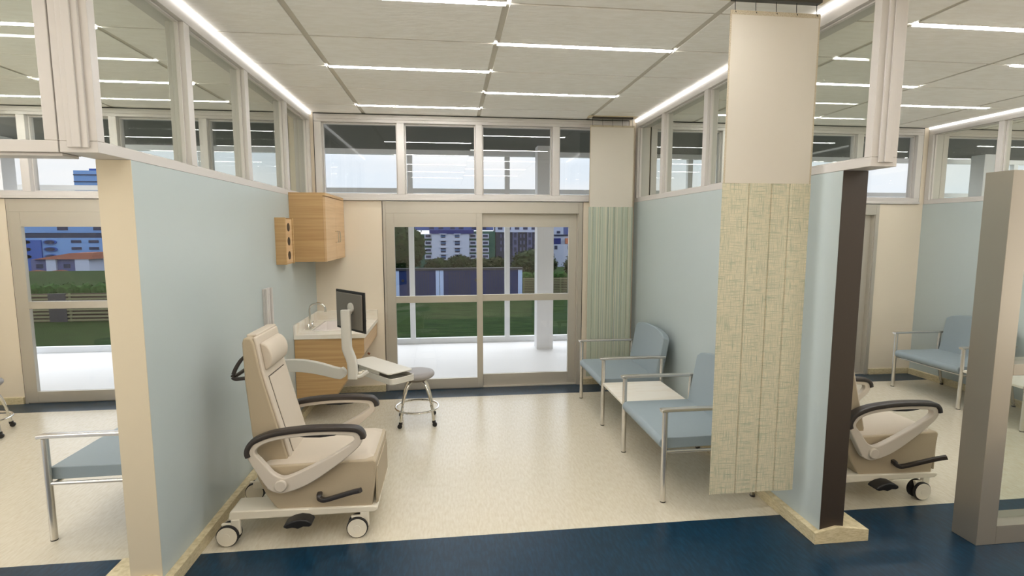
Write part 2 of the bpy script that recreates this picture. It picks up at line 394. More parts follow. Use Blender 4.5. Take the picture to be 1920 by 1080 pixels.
# ---------------------------------------------------------------- back wall: solid panels, windows, sliding doors
def back_bay(k, wn, dn):
    dx = k*P
    # solid panels beside the door
    m = MB()
    m.box(-1.449+dx, -.73+dx, YB, YB+.12, 0, SL); m.box(1.512+dx, 2.11+dx, YB, YB+.12, 0, SL)
    m.box(-1.449+dx-.001, -1.415+dx, YB, YB+.12, SL, HC+.01); m.box(2.03+dx, 2.11+dx, YB, YB+.12, SL, HC+.01)
    m.box(2.11+dx, 2.251+dx, YB, YB+.12, 0, HC+.01)
    struct(m.build('wall_back' if k == 0 else {-1: 'wall_back_left', 1: 'wall_back_right', 2: 'wall_back_far_right'}[k], M['cream'], smooth=False))
    m = MB(); m.box(-1.405+dx, -.735+dx, YB-.02, YB, 0, BHh); m.box(1.517+dx, 2.066+dx, YB-.02, YB, 0, BHh)
    struct(m.build({0: 'baseboard_back', -1: 'baseboard_back_left', 1: 'baseboard_back_right', 2: 'baseboard_back_far_right'}[k], M['base']))
    # dark shadow gaps
    # window band
    root = sempty(wn, (dx, YB, SL)); f = MB()
    x0, x1 = -1.408, 2.022; gl = [(-1.337, -.552), (-.474, .294), (.369, 1.151), (1.23, 1.945)]
    z0, z1, ga, gb = .004, .905, .07, .825
    f.box(x0, x1, -.012, .10, z0, ga); f.box(x0, x1, -.012, .10, gb, z1)
    f.box(x0, gl[0][0], -.012, .10, ga, gb); f.box(gl[-1][1], x1, -.012, .10, ga, gb)
    for (a, b), (c, d) in zip(gl, gl[1:]): f.box(b, c, -.012, .10, ga, gb)
    f.box(x0+.025, x1-.025, -.02, -.012, z1-.05, z1-.02); f.box(x0, x1, -.03, -.012, z0, .03)
    for a, b in gl:
        s = .014; f.box(a, a+s, .03, .09, ga, gb); f.box(b-s, b, .03, .09, ga, gb); f.box(a+s, b-s, .03, .09, ga, ga+s); f.box(a+s, b-s, .03, .09, gb-s, gb)
    f.build('window_frame', M['white'], root, bevel=.003, seg=1)
    for a, b in gl: MB().box(a+.01, b-.01, .057, .063, ga+.01, gb-.01).build('glass_pane', M['glass_door'], root, smooth=False)
    g = MB(); g.box(x0-.007, x0, -.004, .1, .004, .915); g.box(x1, x1+.008, -.004, .1, .004, .915); g.box(x0-.007, x1+.008, -.004, .1, .905, .914)
    g.build('gasket', M['black'], root, smooth=False)
    # sliding door
    root = sempty(dn, (dx, YB, 0)); f = MB()
    f.box(-.722, -.694, -.01, .12, 0, SL-.002); f.box(1.46, 1.505, -.012, .12, 0, SL-.002)
    f.box(-.694, 1.46, -.012, .12, 1.992, SL-.002); f.box(-.694, 1.46, 0, .12, -.0, .012)
    f.box(1.449, 1.46, .0, .1, .012, 1.992)
    f.build('door_frame', M['alum'], root, bevel=.002, seg=1)
    g = MB(); g.box(-.73, -.722, -.002, .1, 0, SL-.002); g.box(1.505, 1.512, -.002, .1, 0, SL-.002); g.build('gasket', M['black'], root, smooth=False)
    for nm, a, b, y, gx0, gx1, zb, top in (('door_leaf', -.694, .362, -.012, -.6, .297, .125, 1.992), ('door_leaf', .322, 1.449, .05, .367, 1.362, .145, 1.9925)):
        l = MB(); w = .045
        l.box(a, gx0, y, y+w, .012, top); l.box(gx1, b, y, y+w, .012, top)
        l.box(gx0, gx1, y, y+w, .012, zb); l.box(gx0, gx1, y, y+w, 1.0, 1.075); l.box(gx0, gx1, y, y+w, 1.84, top)
        lo = l.build(nm, M['alum'], root, bevel=.0015, seg=1)
        for c, d in ((zb, 1.0), (1.075, 1.84)):
            MB().box(gx0, gx1, y+.02, y+.026, c, d).build('glass_pane', M['glass_door'], lo, smooth=False)
    return root
back_bay(-1, 'window_5', 'door_1'); back_bay(0, 'window_6', 'door_2'); back_bay(1, 'window_7', 'door_3'); back_bay(2, 'window_8', 'door_4')

# ---------------------------------------------------------------- glazed screen at the right
t = thing('glazed_screen', 'satin metal framed glazed screen at far right with mid rail and low sill', 'glass screen', (3.0, 2.5, 0))
m = MB(); m.box(-.02, .105, 0, .15, 0, 2.122); m.build('post', M['steelpanel'], t, bevel=.002, seg=1)
MB().box(1.5, 1.6, 0, .15, 0, 2.122).build('post', M['steelpanel'], t, bevel=.002, seg=1)
for nm, a, b in (('rail', 0, .112), ('rail', .998, 1.062), ('rail', 2.06, 2.122)):
    MB().box(.105, 1.5, 0, .15, a, b).build(nm, M['steelpanel'], t, bevel=.002, seg=1)
MB().box(.105, 1.5, .072, .078, .112, .998).build('glass_pane', M['glass'], t, smooth=False)
MB().box(.105, 1.5, .072, .078, 1.062, 2.06).build('glass_pane', M['glass'], t, smooth=False)

# ---------------------------------------------------------------- treatment recliner (faces +x)
def caster_set(root, x, y, yo):
    """white twin wheel caster; yo = side the big discs face (-1 toward corridor)"""
    R = .062
    c = MB()
    for s in (-1, 1):
        c.lathe([(.0, -.011), (R-.008, -.011), (R, -.007), (R, .007), (R-.008, .011), (0, .011)], (x, y+s*.024, R), 'y', 26)
    w = c.build('caster', M['black'], root, smooth=True)
    for s in (-1, 1):
        a, b = (.0, s*.0035), (0, s*.001)
        pr = [(0, -s*.002), (R-.0065, -s*.002), (R-.0065, s*.002), (.019, s*.002), (.018, s*.0035), (0, s*.0035)]
        MB().lathe(pr, (x, y+s*.0365, R), 'y', 28).build('wheel_disc', M['base_plastic'], w)
    h = MB(); h.box(x-.02+.035, x+.03+.035, y-.014, y+.014, .055, .15); h.prism([(x-.04, .125), (x+.04, .125), (x+.065, .06), (x+.04, .045), (x-.02, .06)], y-.012, y+.012)
    h.build('fork', M['base_plastic'], w, bevel=.006)
def recliner(label):
    t = thing('treatment_recliner', label, 'medical recliner', (-.95, 3.28, 0))
    # base
    b = MB()
    for s in (-1, 1):
        y0, y1 = sorted((s*.10, s*.265))
        b.prism([(-.335, .150), (-.325, .190), (-.315, .200), (.48, .182), (.505, .176), (.505, .158), (.485, .146), (-.31, .144)], y0, y1)
    b.box(-.12, .5, -.1, .1, .146, .176)
    b.build('base', M['base_plastic'], t, bevel=.008, seg=3)
    for x, y in ((-.335, -.255), (.388, -.25), (-.365, .262), (.388, .262)): caster_set(t, x, y, 1)
    # body
    body = [(-.175, .435), (-.165, .38), (-.125, .28), (-.085, .215), (-.045, .166), (.47, .160), (.49, .30), (.505, .445), (.49, .462), (.33, .458), (-.10, .452)]
    MB().prism(body, -.25, .25).build('seat_body', M['leather'], t, bevel=.012, seg=3)
    # leg-rest panel on the front with seam
    m = MB(); m.prism([(-.235, .19), (.235, .19), (.235, .36), (.21, .405), (-.21, .405), (-.235, .36)], .494, .508, 'x')
    fp = m.build('leg_rest', M['leather'], t, bevel=.004); fp.rotation_euler = (0, 0, 0)
    # seat cushion
    cu = MB(); g = 10
    pts = []
    for i in range(g+1):
        x = -.16+(.66)*i/g
        row = []
        for j in range(g+1):
            y = -.245+.49*j/g
            u, v = i/g*2-1, j/g*2-1
            z = .452+.048*(1-max(abs(u)**8, abs(v)**6))-.010*(1-u)*.5
            row.append(cu.bm.verts.new((x, y, z)))
        pts.append(row)
    for i in range(g):
        for j in range(g): cu.bm.faces.new([pts[i][j], pts[i+1][j], pts[i+1][j+1], pts[i][j+1]])
    low = [[cu.bm.verts.new((v.co.x, v.co.y, .43)) for v in (pts[i][0], pts[i][g])] for i in range(g+1)]
    for i in range(g):
        cu.bm.faces.new([pts[i][0], low[i][0], low[i+1][0], pts[i+1][0]]); cu.bm.faces.new([pts[i][g], pts[i+1][g], low[i+1][1], low[i][1]])
    l0 = [cu.bm.verts.new((pts[0][0].co.x, v.co.y, .43)) for v in pts[0]]; l1 = [cu.bm.verts.new((pts[g][0].co.x, v.co.y, .43)) for v in pts[g]]
    for j in range(g):
        cu.bm.faces.new([pts[0][j], pts[0][j+1], l0[j+1], l0[j]]); cu.bm.faces.new([pts[g][j+1], pts[g][j], l1[j], l1[j+1]])
    cu.build('seat_cushion', M['leather2'], t, angle=60)
    # backrest: side shell + front cushion
    shell = [(-.228, 1.165), (-.222, 1.19), (-.205, 1.197), (-.178, 1.190), (-.165, 1.168), (-.139, 1.0), (-.085, .78), (-.005, .47), (.012, .437), (-.02, .43), (-.11, .437), (-.17, .47), (-.20, .62), (-.224, .95)]
    MB().prism(shell, -.205, .205).build('backrest', M['leather'], t, bevel=.010, seg=3)
    sl = lambda z: -.163+(1.165-z)*(.158/.725)+(.0 if z > 1 else .0)      # front surface x(z)
    def xf(z):
        pts = [(1.20, -.172), (1.168, -.165), (1.0, -.139), (.78, -.085), (.47, -.005), (.43, .012)]
        for (za, xa), (zb, xb) in zip(pts, pts[1:]):
            if zb <= z <= za: return xa+(xb-xa)*(za-z)/(za-zb)
        return pts[-1][1] if z < .43 else pts[0][1]
    fc = MB(); ring = [1.195, 1.16, 1.08, 1.0, .89, .78, .67, .57, .47, .43]
    pf = [(xf(z)+.014, z) for z in ring]+[(xf(z)-.004, z) for z in ring[::-1]]
    fc.prism(pf, -.192, .192); fc.build('back_cushion', M['leather2'], t, bevel=.009, seg=3)
    # top cap seam strip
    MB().box(-.222, -.165, -.15, .2, 1.188, 1.206).build('top_cap', M['leather2'], t, bevel=.008, seg=3)
    # inset panel with seam all round
    def panel(y0, y1, z0, z1, off, th, name, mt, r=.03):
        q = MB(); zz = [z1-(z1-z0)*i/8 for i in range(9)]
        q2 = [(xf(z)+off+th, z) for z in zz]+[(xf(z)+off-.004, z) for z in zz[::-1]]
        q.prism(q2, y0, y1); return q.build(name, mt, t, bevel=.004, seg=2)
    panel(-.142, .142, .45, .955, .0135, .0025, 'seam', M['seam'])
    panel(-.1375, .1375, .45, .950, .014, .006, 'back_panel', M['leather2'])
    # pillow
    q = MB(); prof = []
    a0 = math.atan2(.17, -.035)
    for k in range(13):
        a = -PI/2+PI*k/12; prof.append((.056*math.cos(a), .082*math.sin(a)))
    sec = [(p0[0]-.012, p0[1]) for p0 in prof]
    c0 = Vector((-.128, 1.075)); rot = math.atan2(.16, .0)*0+math.radians(8)
    pl = [(c0.x+x*math.cos(rot)-z*math.sin(rot), c0.y+x*math.sin(rot)+z*math.cos(rot)) for x, z in sec]
    q.prism(pl, -.155, .155); q.build('pillow', M['leather2'], t, bevel=.012, seg=3, angle=50)
    # arm loops (outer and inner outline share vertex count)
    O = [(-.201,.540),(-.178,.49),(-.143,.424),(-.100,.350),(-.060,.318),(.0,.312),(.127,.355),(.276,.450),(.395,.545),(.432,.590),(.436,.628),(.405,.655),(.25,.668),(.10,.667),(-.05,.652),(-.15,.622),(-.192,.585)]
    I = [(-.152,.545),(-.128,.515),(-.098,.475),(-.062,.430),(-.018,.404),(.030,.410),(.120,.448),(.250,.512),(.350,.570),(.388,.600),(.388,.622),(.365,.634),(.24,.643),(.10,.640),(-.045,.624),(-.115,.600),(-.148,.572)]
    O2, I2 = catmull(O, 4), catmull(I, 4)
    for s in (-1, 1):
        y0, y1 = sorted((s*.262, s*.305))
        a = MB().prism(O2, y0, y1, 'y', hole=I2).build('armrest', M['frame_plastic'], t, bevel=.008, seg=3, angle=50)
        pad = [(-.190,.532),(-.196,.56),(-.182,.597),(-.145,.628),(-.05,.660),(.10,.676),(.25,.678),(.39,.668),(.430,.645),(.441,.612)]
        pp = catmull(pad, 5, closed=False)
        MB().tube([(x, s*.284, z+.002) for x, z in pp], 0, 16, flat=(.031, .062, (0, 1, 0))).build('arm_pad', M['dark_plastic'], a)
        q = MB().prism([(.07,.644),(.12,.634),(.20,.630),(.28,.636),(.31,.646)], s*.284-.018, s*.284+.018); q.build('release_lever', M['black'], a, bevel=.003)
        q = MB().lathe([(0, -.012), (.030, -.012), (.034, -.007), (.034, .01), (0, .01)], (-.021, s*.309, .360), 'y', 28) if s < 0 else MB().lathe([(0, -.01), (.034, -.01), (.034, .007), (.030, .012), (0, .012)], (-.021, s*.309, .360), 'y', 28)
        q.build('pivot_cap', M['frame_plastic'], a, bevel=.002)
        q = MB().lathe([(0, -.012), (.008, -.012), (.012, -.006), (.012, .012), (0, .012)], (-.088, s*.292, .348), 'y', 16); q.build('knob', M['frame_plastic'], a)
        MB().box(-.06, .0, min(s*.25, s*.265), max(s*.25, s*.265), .335, .39).build('arm_bracket', M['frame_plastic'], a)
    # side lever
    lv = catmull([(.178, -.245, .272), (.176, -.270, .268), (.184, -.280, .255), (.215, -.287, .250), (.30, -.320, .285), (.385, -.360, .325), (.432, -.385, .345)], 5, closed=False)
    MB().tube(lv, 0, 12, flat=(.028, .026)).build('lever', M['dark_plastic'], t)
    # brake pedal
    q = MB()
    top = [(-.012,.150),(.005,.168),(.04,.183),(.08,.190),(.12,.183),(.145,.168),(.150,.155),(.135,.143),(.10,.146),(.085,.140),(.07,.133),(.055,.140),(.04,.143),(.01,.139)]
    q.prism([(x-.0, z-.022) for x, z in top], -.345, -.262); q.build('brake_pedal', M['black'], t, bevel=.008, seg=3)
    MB().box(.055, .085, -.27, -.2, .13, .15).build('pedal_bracket', M['black'], t)
    # push handle behind
    hp = catmull([(-.215, -.17, 1.09), (-.250, -.17, 1.06), (-.282, -.17, 1.01), (-.298, -.17, .965), (-.285, -.17, .952), (-.26, -.17, .952), (-.21, -.17, .955)], 5, closed=False)
    q = MB().tube(hp, 0, 10, flat=(.022, .02)); q.tube([(x, -y, z) for x, y, z in hp], 0, 10, flat=(.022, .02))
    q.tube([(-.293, -.17, .962), (-.293, .17, .962)], .011, 10); q.build('push_handle', M['dark_plastic'], t)
    return t
rec = recliner('beige medical recliner in the middle bay in front of the pale left wall')
dup(rec, (-.95+3.69, 3.28, 0), 0, 'beige medical recliner in the right bay, half hidden behind the dark-edged wall', None)

# ---------------------------------------------------------------- waiting armchairs (face -x)
def armchair(label, loc):
    """origin: floor under the seat centre; width .79 along y, legs front x=-.31"""
    t = thing('armchair', label, 'chair', loc)
    fx, rx, hy = -.325, .325, .40
    sec = [(-.345,.415),(-.352,.398),(-.348,.376),(-.332,.362),(-.31,.358),(.20,.366),(.235,.378),(.24,.435),(-.31,.435),(-.333,.431)]
    MB().prism(sec, -hy+.022, hy-.022).build('seat', M['teal'], t, bevel=.006, seg=3, angle=50)
    # backrest with crowned top
    bk = MB(); n = 14; A, B = [], []
    w = hy-.035
    for k in range(n+1):
        u = -1+2*k/n; y = u*w; top = .872-.050*abs(u)**2.4
        if abs(u) > .98: top -= .018
        A.append((y, top)); 
    outline = [(-w, .40)]+A+[(w, .40)]
    V0 = [bk.bm.verts.new((.19+(z-.43)*.175, y, z)) for y, z in outline]
    V1 = [bk.bm.verts.new((.19+(z-.43)*.175+.072-.012*(z-.4), y, z-.022*(z > .6))) for y, z in outline]
    bk.bm.faces.new(V0); bk.bm.faces.new(V1[::-1])
    for i in range(len(V0)): j = (i+1) % len(V0); bk.bm.faces.new([V0[i], V1[i], V1[j], V0[j]])
    bk.build('backrest', M['teal'], t, bevel=.014, seg=3, angle=50)
    for s in (-1, 1):
        y = s*hy
        l = MB().tube([(fx, y, .618), (fx, y, .006)], .0185, 16).build('leg', M['brushed'], t)
        MB().tube([(fx, y, .008), (fx, y, 0)], .0185, 14).build('foot_cap', M['dark_plastic'], l)
        pth = [(.232, y, .618), (.228, y, .44), (.233, y, .38), (.30, y, .05), (rx-.012, y, .006)]
        l = MB().tube(pth, .0155, 14).build('leg', M['brushed'], t)
        MB().tube([(rx-.013, y, .012), (rx-.010, y, 0)], .0175, 14).build('foot_cap', M['dark_plastic'], l)
        MB().tube([(-.355, y, .628), (-.34, y, .632), (-.1, y, .634), (.262, y, .630)], 0, 12, flat=(.048, .023)).build('armrest', M['brushed'], t, bevel=0)
        MB().tube([(fx, y, .346), (.24, y, .346)], .011, 12).build('side_rail', M['brushed'], t)
    MB().tube([(fx+.03, -hy, .346), (fx+.03, hy, .346)], .010, 10).build('cross_rail', M['brushed'], t)
    MB().tube([(.235, -hy, .346), (.235, hy, .346)], .010, 10).build('cross_rail', M['brushed'], t)
    return t
CX = 1.39+.325
G = 'blue-grey armchairs along the right walls'
ch = armchair('blue-grey armchair partly hidden by the beige woven curtain, nearest chair of the middle bay', (CX, 3.585, 0)); ch['group'] = G
dup(ch, (CX, 4.985, 0), 0, 'blue-grey armchair by the sliding door in front of the striped curtain, middle bay', G)
dup(ch, (CX+P+.01, 4.985, 0), 0, 'wide blue-grey armchair in the right bay beside its cream window wall', G)
dup(ch, (CX+P+.01, 3.585, 0), 0, 'armchair leg and seat at the right photo edge, behind the glazed screen', G)
dup(ch, (CX-P-.01, 3.585, 0), 0, 'grey-green armchair with steel leg at far left, cut off by the cream wall end', G)
def side_table(label, loc):
    t = thing('side_table', label, 'table', loc)
    m = MB(); m.prism([(-.335, -.279), (.215, -.279), (.215, .279), (-.335, .279)], .388, .412, 'z')
    m.build('tabletop', M['marble'], t, bevel=.004, seg=2)
    for s in (-1, 1): MB().box(-.28, .2, s*.25-.012, s*.25+.012, .362, .388).build('support_bar', M['brushed'], t)
    for s in (-1, 1):
        for x in (-.1, .12): MB().box(x-.02, x+.02, min(s*.25, s*.292), max(s*.25, s*.28), .362, .374).build('bracket', M['brushed'], t)
    return t
tb = side_table('white marble-look table between the two blue-grey armchairs of the middle bay', (CX, 4.285, 0)); tb['group'] = 'marble-look tables between armchairs'
dup(tb, (CX+P+.01, 4.285, 0), 0, 'white table corner seen through the glazed screen at the right photo edge', 'marble-look tables between armchairs')

# ---------------------------------------------------------------- rolling stool
def stool(label, loc, rz=0):
    t = thing('rolling_stool', label, 'stool', loc, rz)
    MB().lathe([(0, .432), (.12, .432), (.150, .438), (.165, .455), (.166, .472), (.156, .487), (.12, .494), (0, .497)], seg=40).build('seat', M['stool_seat'], t, angle=60)
    MB().lathe([(0, .402), (.085, .402), (.096, .41), (.098, .432), (0, .432)], seg=32).build('seat_plate', M['stool_under'], t)
    MB().tube([(.2*math.cos(2*PI*k/40), .2*math.sin(2*PI*k/40), .148) for k in range(40)], .0095, 10, closed=True).build('foot_ring', M['chrome'], t)
    for k in range(4):
        a = math.radians(48+90*k+0); c, s_ = math.cos(a), math.sin(a)
        pth = catmull([(.070*c, .070*s_, .405), (.115*c, .115*s_, .365), (.160*c, .160*s_, .28), (.193*c, .193*s_, .16), (.212*c, .212*s_, .052)], 4, closed=False)
        l = MB().tube(pth, .0125, 12).build('leg', M['chrome'], t)
        q = MB().lathe([(0, -.012), (.018, -.012), (.021, -.008), (.021, .008), (.018, .012), (0, .012)], (.224*c, .224*s_, .021), 'y', 18)
        q.tube([(.212*c, .212*s_, .056), (.214*c, .214*s_, .036)], .017, 12); q.build('caster', M['black'], l)
    return t
st = stool('grey round rolling stool with chrome legs next to the keyboard tray', (-.325, 4.88, 0)); st['group'] = 'chrome rolling stools'
dup(st, (-.335-P-.08, 4.98, 0), .35, 'stool in the left bay, only a caster and leg showing at the left photo edge', 'chrome rolling stools')

# ---------------------------------------------------------------- base cabinet, counter, sink, tap
t = thing('sink_cabinet', 'wall-hung oak cabinet with slanting front below the marble-look sink counter', 'cabinet', (XL+.003, 4.99, 0))
side = [(0, .795), (.63, .795), (.63, .645), (.375, .27), (.36, .23), (0, .23)]
MB().prism(side, 0, .02).build('side_panel', M['wood'], t, bevel=.001, seg=1)
MB().prism(side, .87, .89).build('side_panel', M['wood'], t, bevel=.001, seg=1)
MB().box(.605, .63, .02, .87, .645, .795).build('apron', M['wood_l'], t, smooth=False)
m = MB(); m.prism([(.612, .643), (.630, .643), (.377, .27), (.360, .27)], .022, .444); d1 = m.build('door', M['wood_l'], t, smooth=False)
m = MB(); m.prism([(.612, .643), (.630, .643), (.377, .27), (.360, .27)], .448, .868); d2 = m.build('door', M['wood_l'], t, smooth=False)
MB().tube([(.60, .40, .56), (.62, .40, .545)], .010, 12).build('knob', mat('red_brown_knob', srgb(130, 74, 40), .5), d1)
MB().box(0, .36, .02, .87, .23, .25).build('bottom_panel', M['wood'], t, smooth=False)
t = thing('sink_counter', 'white marble-look counter with raised splash on two sides and inset basin', 'countertop', (XL, 4.98, .795))
m = MB()
m.box(.0, .645, 0, .19, .0005, .042); m.box(.0, .645, .72, .905, .0005, .042); m.box(0, .12, .19, .72, .0005, .042); m.box(.55, .645, .19, .72, .0005, .042)
m.build('worktop', M['marble'], t, bevel=.002, seg=1)
MB().box(0, .02, 0, .905, .042, .135).build('splashback', M['marble'], t, bevel=.002, seg=1)
MB().box(.02, .645, .885, .905, .042, .135).build('splashback', M['marble'], t, bevel=.002, seg=1)
m = MB(); m.prism([(.115, .185), (.555, .185), (.555, .725), (.115, .725)], .042, .049, 'z', hole=[(.14, .21), (.53, .21), (.53, .70), (.14, .70)])
m.prism([(.12, .19), (.55, .19), (.55, .72), (.12, .72)], -.11, .042, 'z', hole=[(.14, .21), (.53, .21), (.53, .70), (.14, .70)]); m.box(.12, .55, .19, .72, -.12, -.11)
m.build('basin', mat('white_basin', srgb(240, 232, 226), .25), t, bevel=.003)
t = thing('faucet', 'chrome gooseneck faucet standing at the wall side of the sink', 'faucet', (XL+.068, 5.31, .837))
m = MB()
pth = catmull([(0, 0, 0), (0, 0, .12), (.0, 0, .20), (.02, 0, .235), (.06, 0, .250), (.11, 0, .245), (.145, 0, .215), (.15, 0, .165)], 5, closed=False)
m.tube(pth, .0095, 12); m.build('spout', M['chrome'], t)
MB().box(-.028, .028, -.085, .085, 0.0005, .014).build('base_plate', M['chrome'], t, bevel=.004)
for s in (-1, 1):
    q = MB().lathe([(0, .014), (.016, .014), (.014, .045), (.010, .05), (0, .05)], (0, s*.062, 0)); q.tube([(0, s*.062, .045), (.012, s*.095, .056)], .006, 8); q.build('tap_handle', M['chrome'], t)

# wall cabinet
t = thing('wall_cabinet', 'oak wall cabinet with two doors high in the corner over the sink', 'cabinet', (XL, 5.02, 1.515))
W, D, H = .32, .85, .632
m = MB(); m.box(0, W-.02, 0, D, 0, .018); m.box(0, W-.02, 0, D, H-.018, H); m.box(0, W-.02, 0, .018, .018, H-.018); m.box(0, W-.02, D-.018, D, .018, H-.018); m.box(0, .012, .018, D-.018, .018, H-.018)
m.box(W-.02, W, 0, D, H-.028, H)
m.build('body', M['wood'], t, bevel=.001, seg=1)
for y0, y1, hy in ((.0, .43, .385), (.434, D, .485)):
    d = MB().box(W-.0195, W, y0, y1, .001, H-.034).build('door', M['wood_l'], t, bevel=.001, seg=1)
    pth = catmull([(W, hy, .17), (W+.022, hy, .172), (W+.028, hy, .185), (W+.028, hy, .26), (W+.022, hy, .276), (W, hy, .278)], 4, closed=False)
    MB().tube(pth, .005, 10).build('handle', M['chrome'], d)
# glove dispenser
t = thing('glove_dispenser', 'small oak box with three round dark openings mounted on the pale wall beside the cabinet', 'dispenser', (XL, 4.60, 1.515))
m = MB(); m.box(0, .085, 0, .02, 0, .395); m.box(0, .085, .215, .235, 0, .395); m.box(0, .072, .02, .215, 0, .012); m.box(0, .012, .02, .215, .012, .383)
m.box(0, .03, .02, .215, .383, .395)
m.build('body', M['wood'], t, bevel=.001, seg=1)
MB().box(.066, .078, .02, .205, .012, .383).build('front_panel', M['wood_l'], t, smooth=False)
for z in (.075, .195, .315):
    MB().lathe([(0, -.002), (.036, -.002), (.036, .0015), (0, .0015)], (.0785, .108, z), 'x', 32).build('opening', M['brown'], t)

# ---------------------------------------------------------------- wall-mounted monitor arm
t = thing('monitor_mount', 'light grey wall-mounted swing bar with upright post reaching out behind the recliner', 'monitor mount', (XL, 4.3, 0))
m = MB(); m.box(0, .02, -.07, .07, .55, 1.35); m.box(.02, .035, -.07, -.045, .55, 1.35); m.box(.02, .035, .045, .07, .55, 1.35); m.box(.02, .028, -.015, .015, .55, 1.35)
m.build('wall_track', M['white'], t, bevel=.003)
MB().box(.02, .09, -.05, .05, .66, .84).build('bracket', M['arm_plastic'], t, bevel=.01)
px, py = -.80-XL, 4.1-4.3
top, bot = [], []
for k in range(13):
    u = k/12; x = .06+(px-.045-.06)*u
    arch = .034*math.sin(PI*min(1, u*.95+.1))
    top.append((x, .758+arch-.028*u*u)); bot.append((x, .660+arch-.016*u))
r = .048; cxe, cze = px-.045, .694
end = [(cxe+r*math.sin(a), cze+r*math.cos(a)) for a in [PI*k/8 for k in range(1, 8)]]
m = MB(); m.prism(top+end+bot[::-1], -.022, .022)
a = m.build('arm', M['arm_plastic'], t, bevel=.006, seg=2); a.rotation_euler = (0, 0, math.atan2(py+.03, px))
# upright post: rounded box section with a kink
post = catmull([(px, py, 1.195), (px, py, 1.05), (px, py, .93), (px+.004, py, .885), (px+.032, py, .80), (px+.038, py, .72), (px+.036, py, .655)], 5, closed=False)
MB().tube(post, 0, 20, flat=(.074, .060, (0, 1, 0))).build('post', M['arm_plastic'], t, bevel=.003)
yoke = catmull([(px+.04, py, .672), (px+.09, py+.0, .672), (px+.125, py+.01, .690), (px+.15, py+.02, .705)], 4, closed=False)
MB().tube(yoke, 0, 12, flat=(.035, .024)).build('tray_bracket', M['arm_plastic'], t)
# monitor mount disc
n2 = Vector((.77, .635, 0)).normalized(); d2v = Vector((.635, -.77, 0)).normalized()
MC = Vector((-.782, 4.178, 1.178))          # centre of the screen panel back
mt = MC-Vector((XL, 4.3, 0))
mq = mt+d2v*.045+Vector((0, 0, .03)); q = MB(); q.tube([mq-n2*.026, mq-n2*.013], .038, 24); q.tube([Vector((px+.01, py, 1.165)), mq-n2*.03+Vector((0, 0, -.03))], .024, 12); q.build('screen_mount', M['arm_plastic'], t)
# monitor
mon = thing('monitor', 'flat black-edged monitor seen from behind on the upright post', 'monitor', tuple(MC+Vector((0, 0, 0))), math.atan2(d2v.y, d2v.x))
MB().box(-.215, .215, -.0, .012, -.157, .157).build('bezel', M['black'], mon, bevel=.002)
MB().prism([(-.192, -.138), (.192, -.138), (.192, .138), (-.192, .138)], -.012, 0, 'y').build('back_cover', M['monitor'], mon, bevel=.01, seg=3)
MB().box(-.2, .2, .0121, .0128, -.14, .14).build('screen', mat('dark_screen', srgb(14, 15, 18), .15), mon, smooth=False)
# keyboard tray
c = Vector((-.572, 4.258, .690))
tr = thing('keyboard_tray', 'light grey keyboard tray with sliding top held beside the upright post', 'keyboard tray', tuple(c), math.atan2(-.455, .372))
l, w = .302, .112
def rr(x0, x1, y0, y1, r=.03):
    out = []
    for cx_, cy_, a0 in ((x1-r, y1-r, 0), (x0+r, y1-r, 90), (x0+r, y0+r, 180), (x1-r, y0+r, 270)):
        for k in range(5): a = math.radians(a0+22.5*k); out.append((cx_+r*math.cos(a), cy_+r*math.sin(a)))
    return out
m = MB(); m.prism(rr(-l, l+.02, -w, w), -.055, -.045, 'z'); m.prism(rr(-l, l+.02, -w, w), -.045, -.008, 'z', hole=rr(-l+.008, l+.012, -w+.008, w-.008, .024))
m.box(-.16, .14, -w+.008, -w+.02, -.008, .018); m.box(-.16, .14, w-.02, w-.008, -.008, .018)
m.build('tray_box', M['arm_plastic'], tr, bevel=.002)
MB().prism(rr(-l-.01, l-.01, -w-.002, w+.002, .028), .018, .028, 'z').build('tray_top', M['arm_plastic'], tr, bevel=.003)
m = MB(); m.box(-.075, -.035, -w-.018, -w, -.045, -.005); m.tube([(-.055, -w-.015, -.02), (-.075, -w-.045, -.025)], .013, 10); m.build('pivot_joint', M['base_plastic'], tr, bevel=.004)

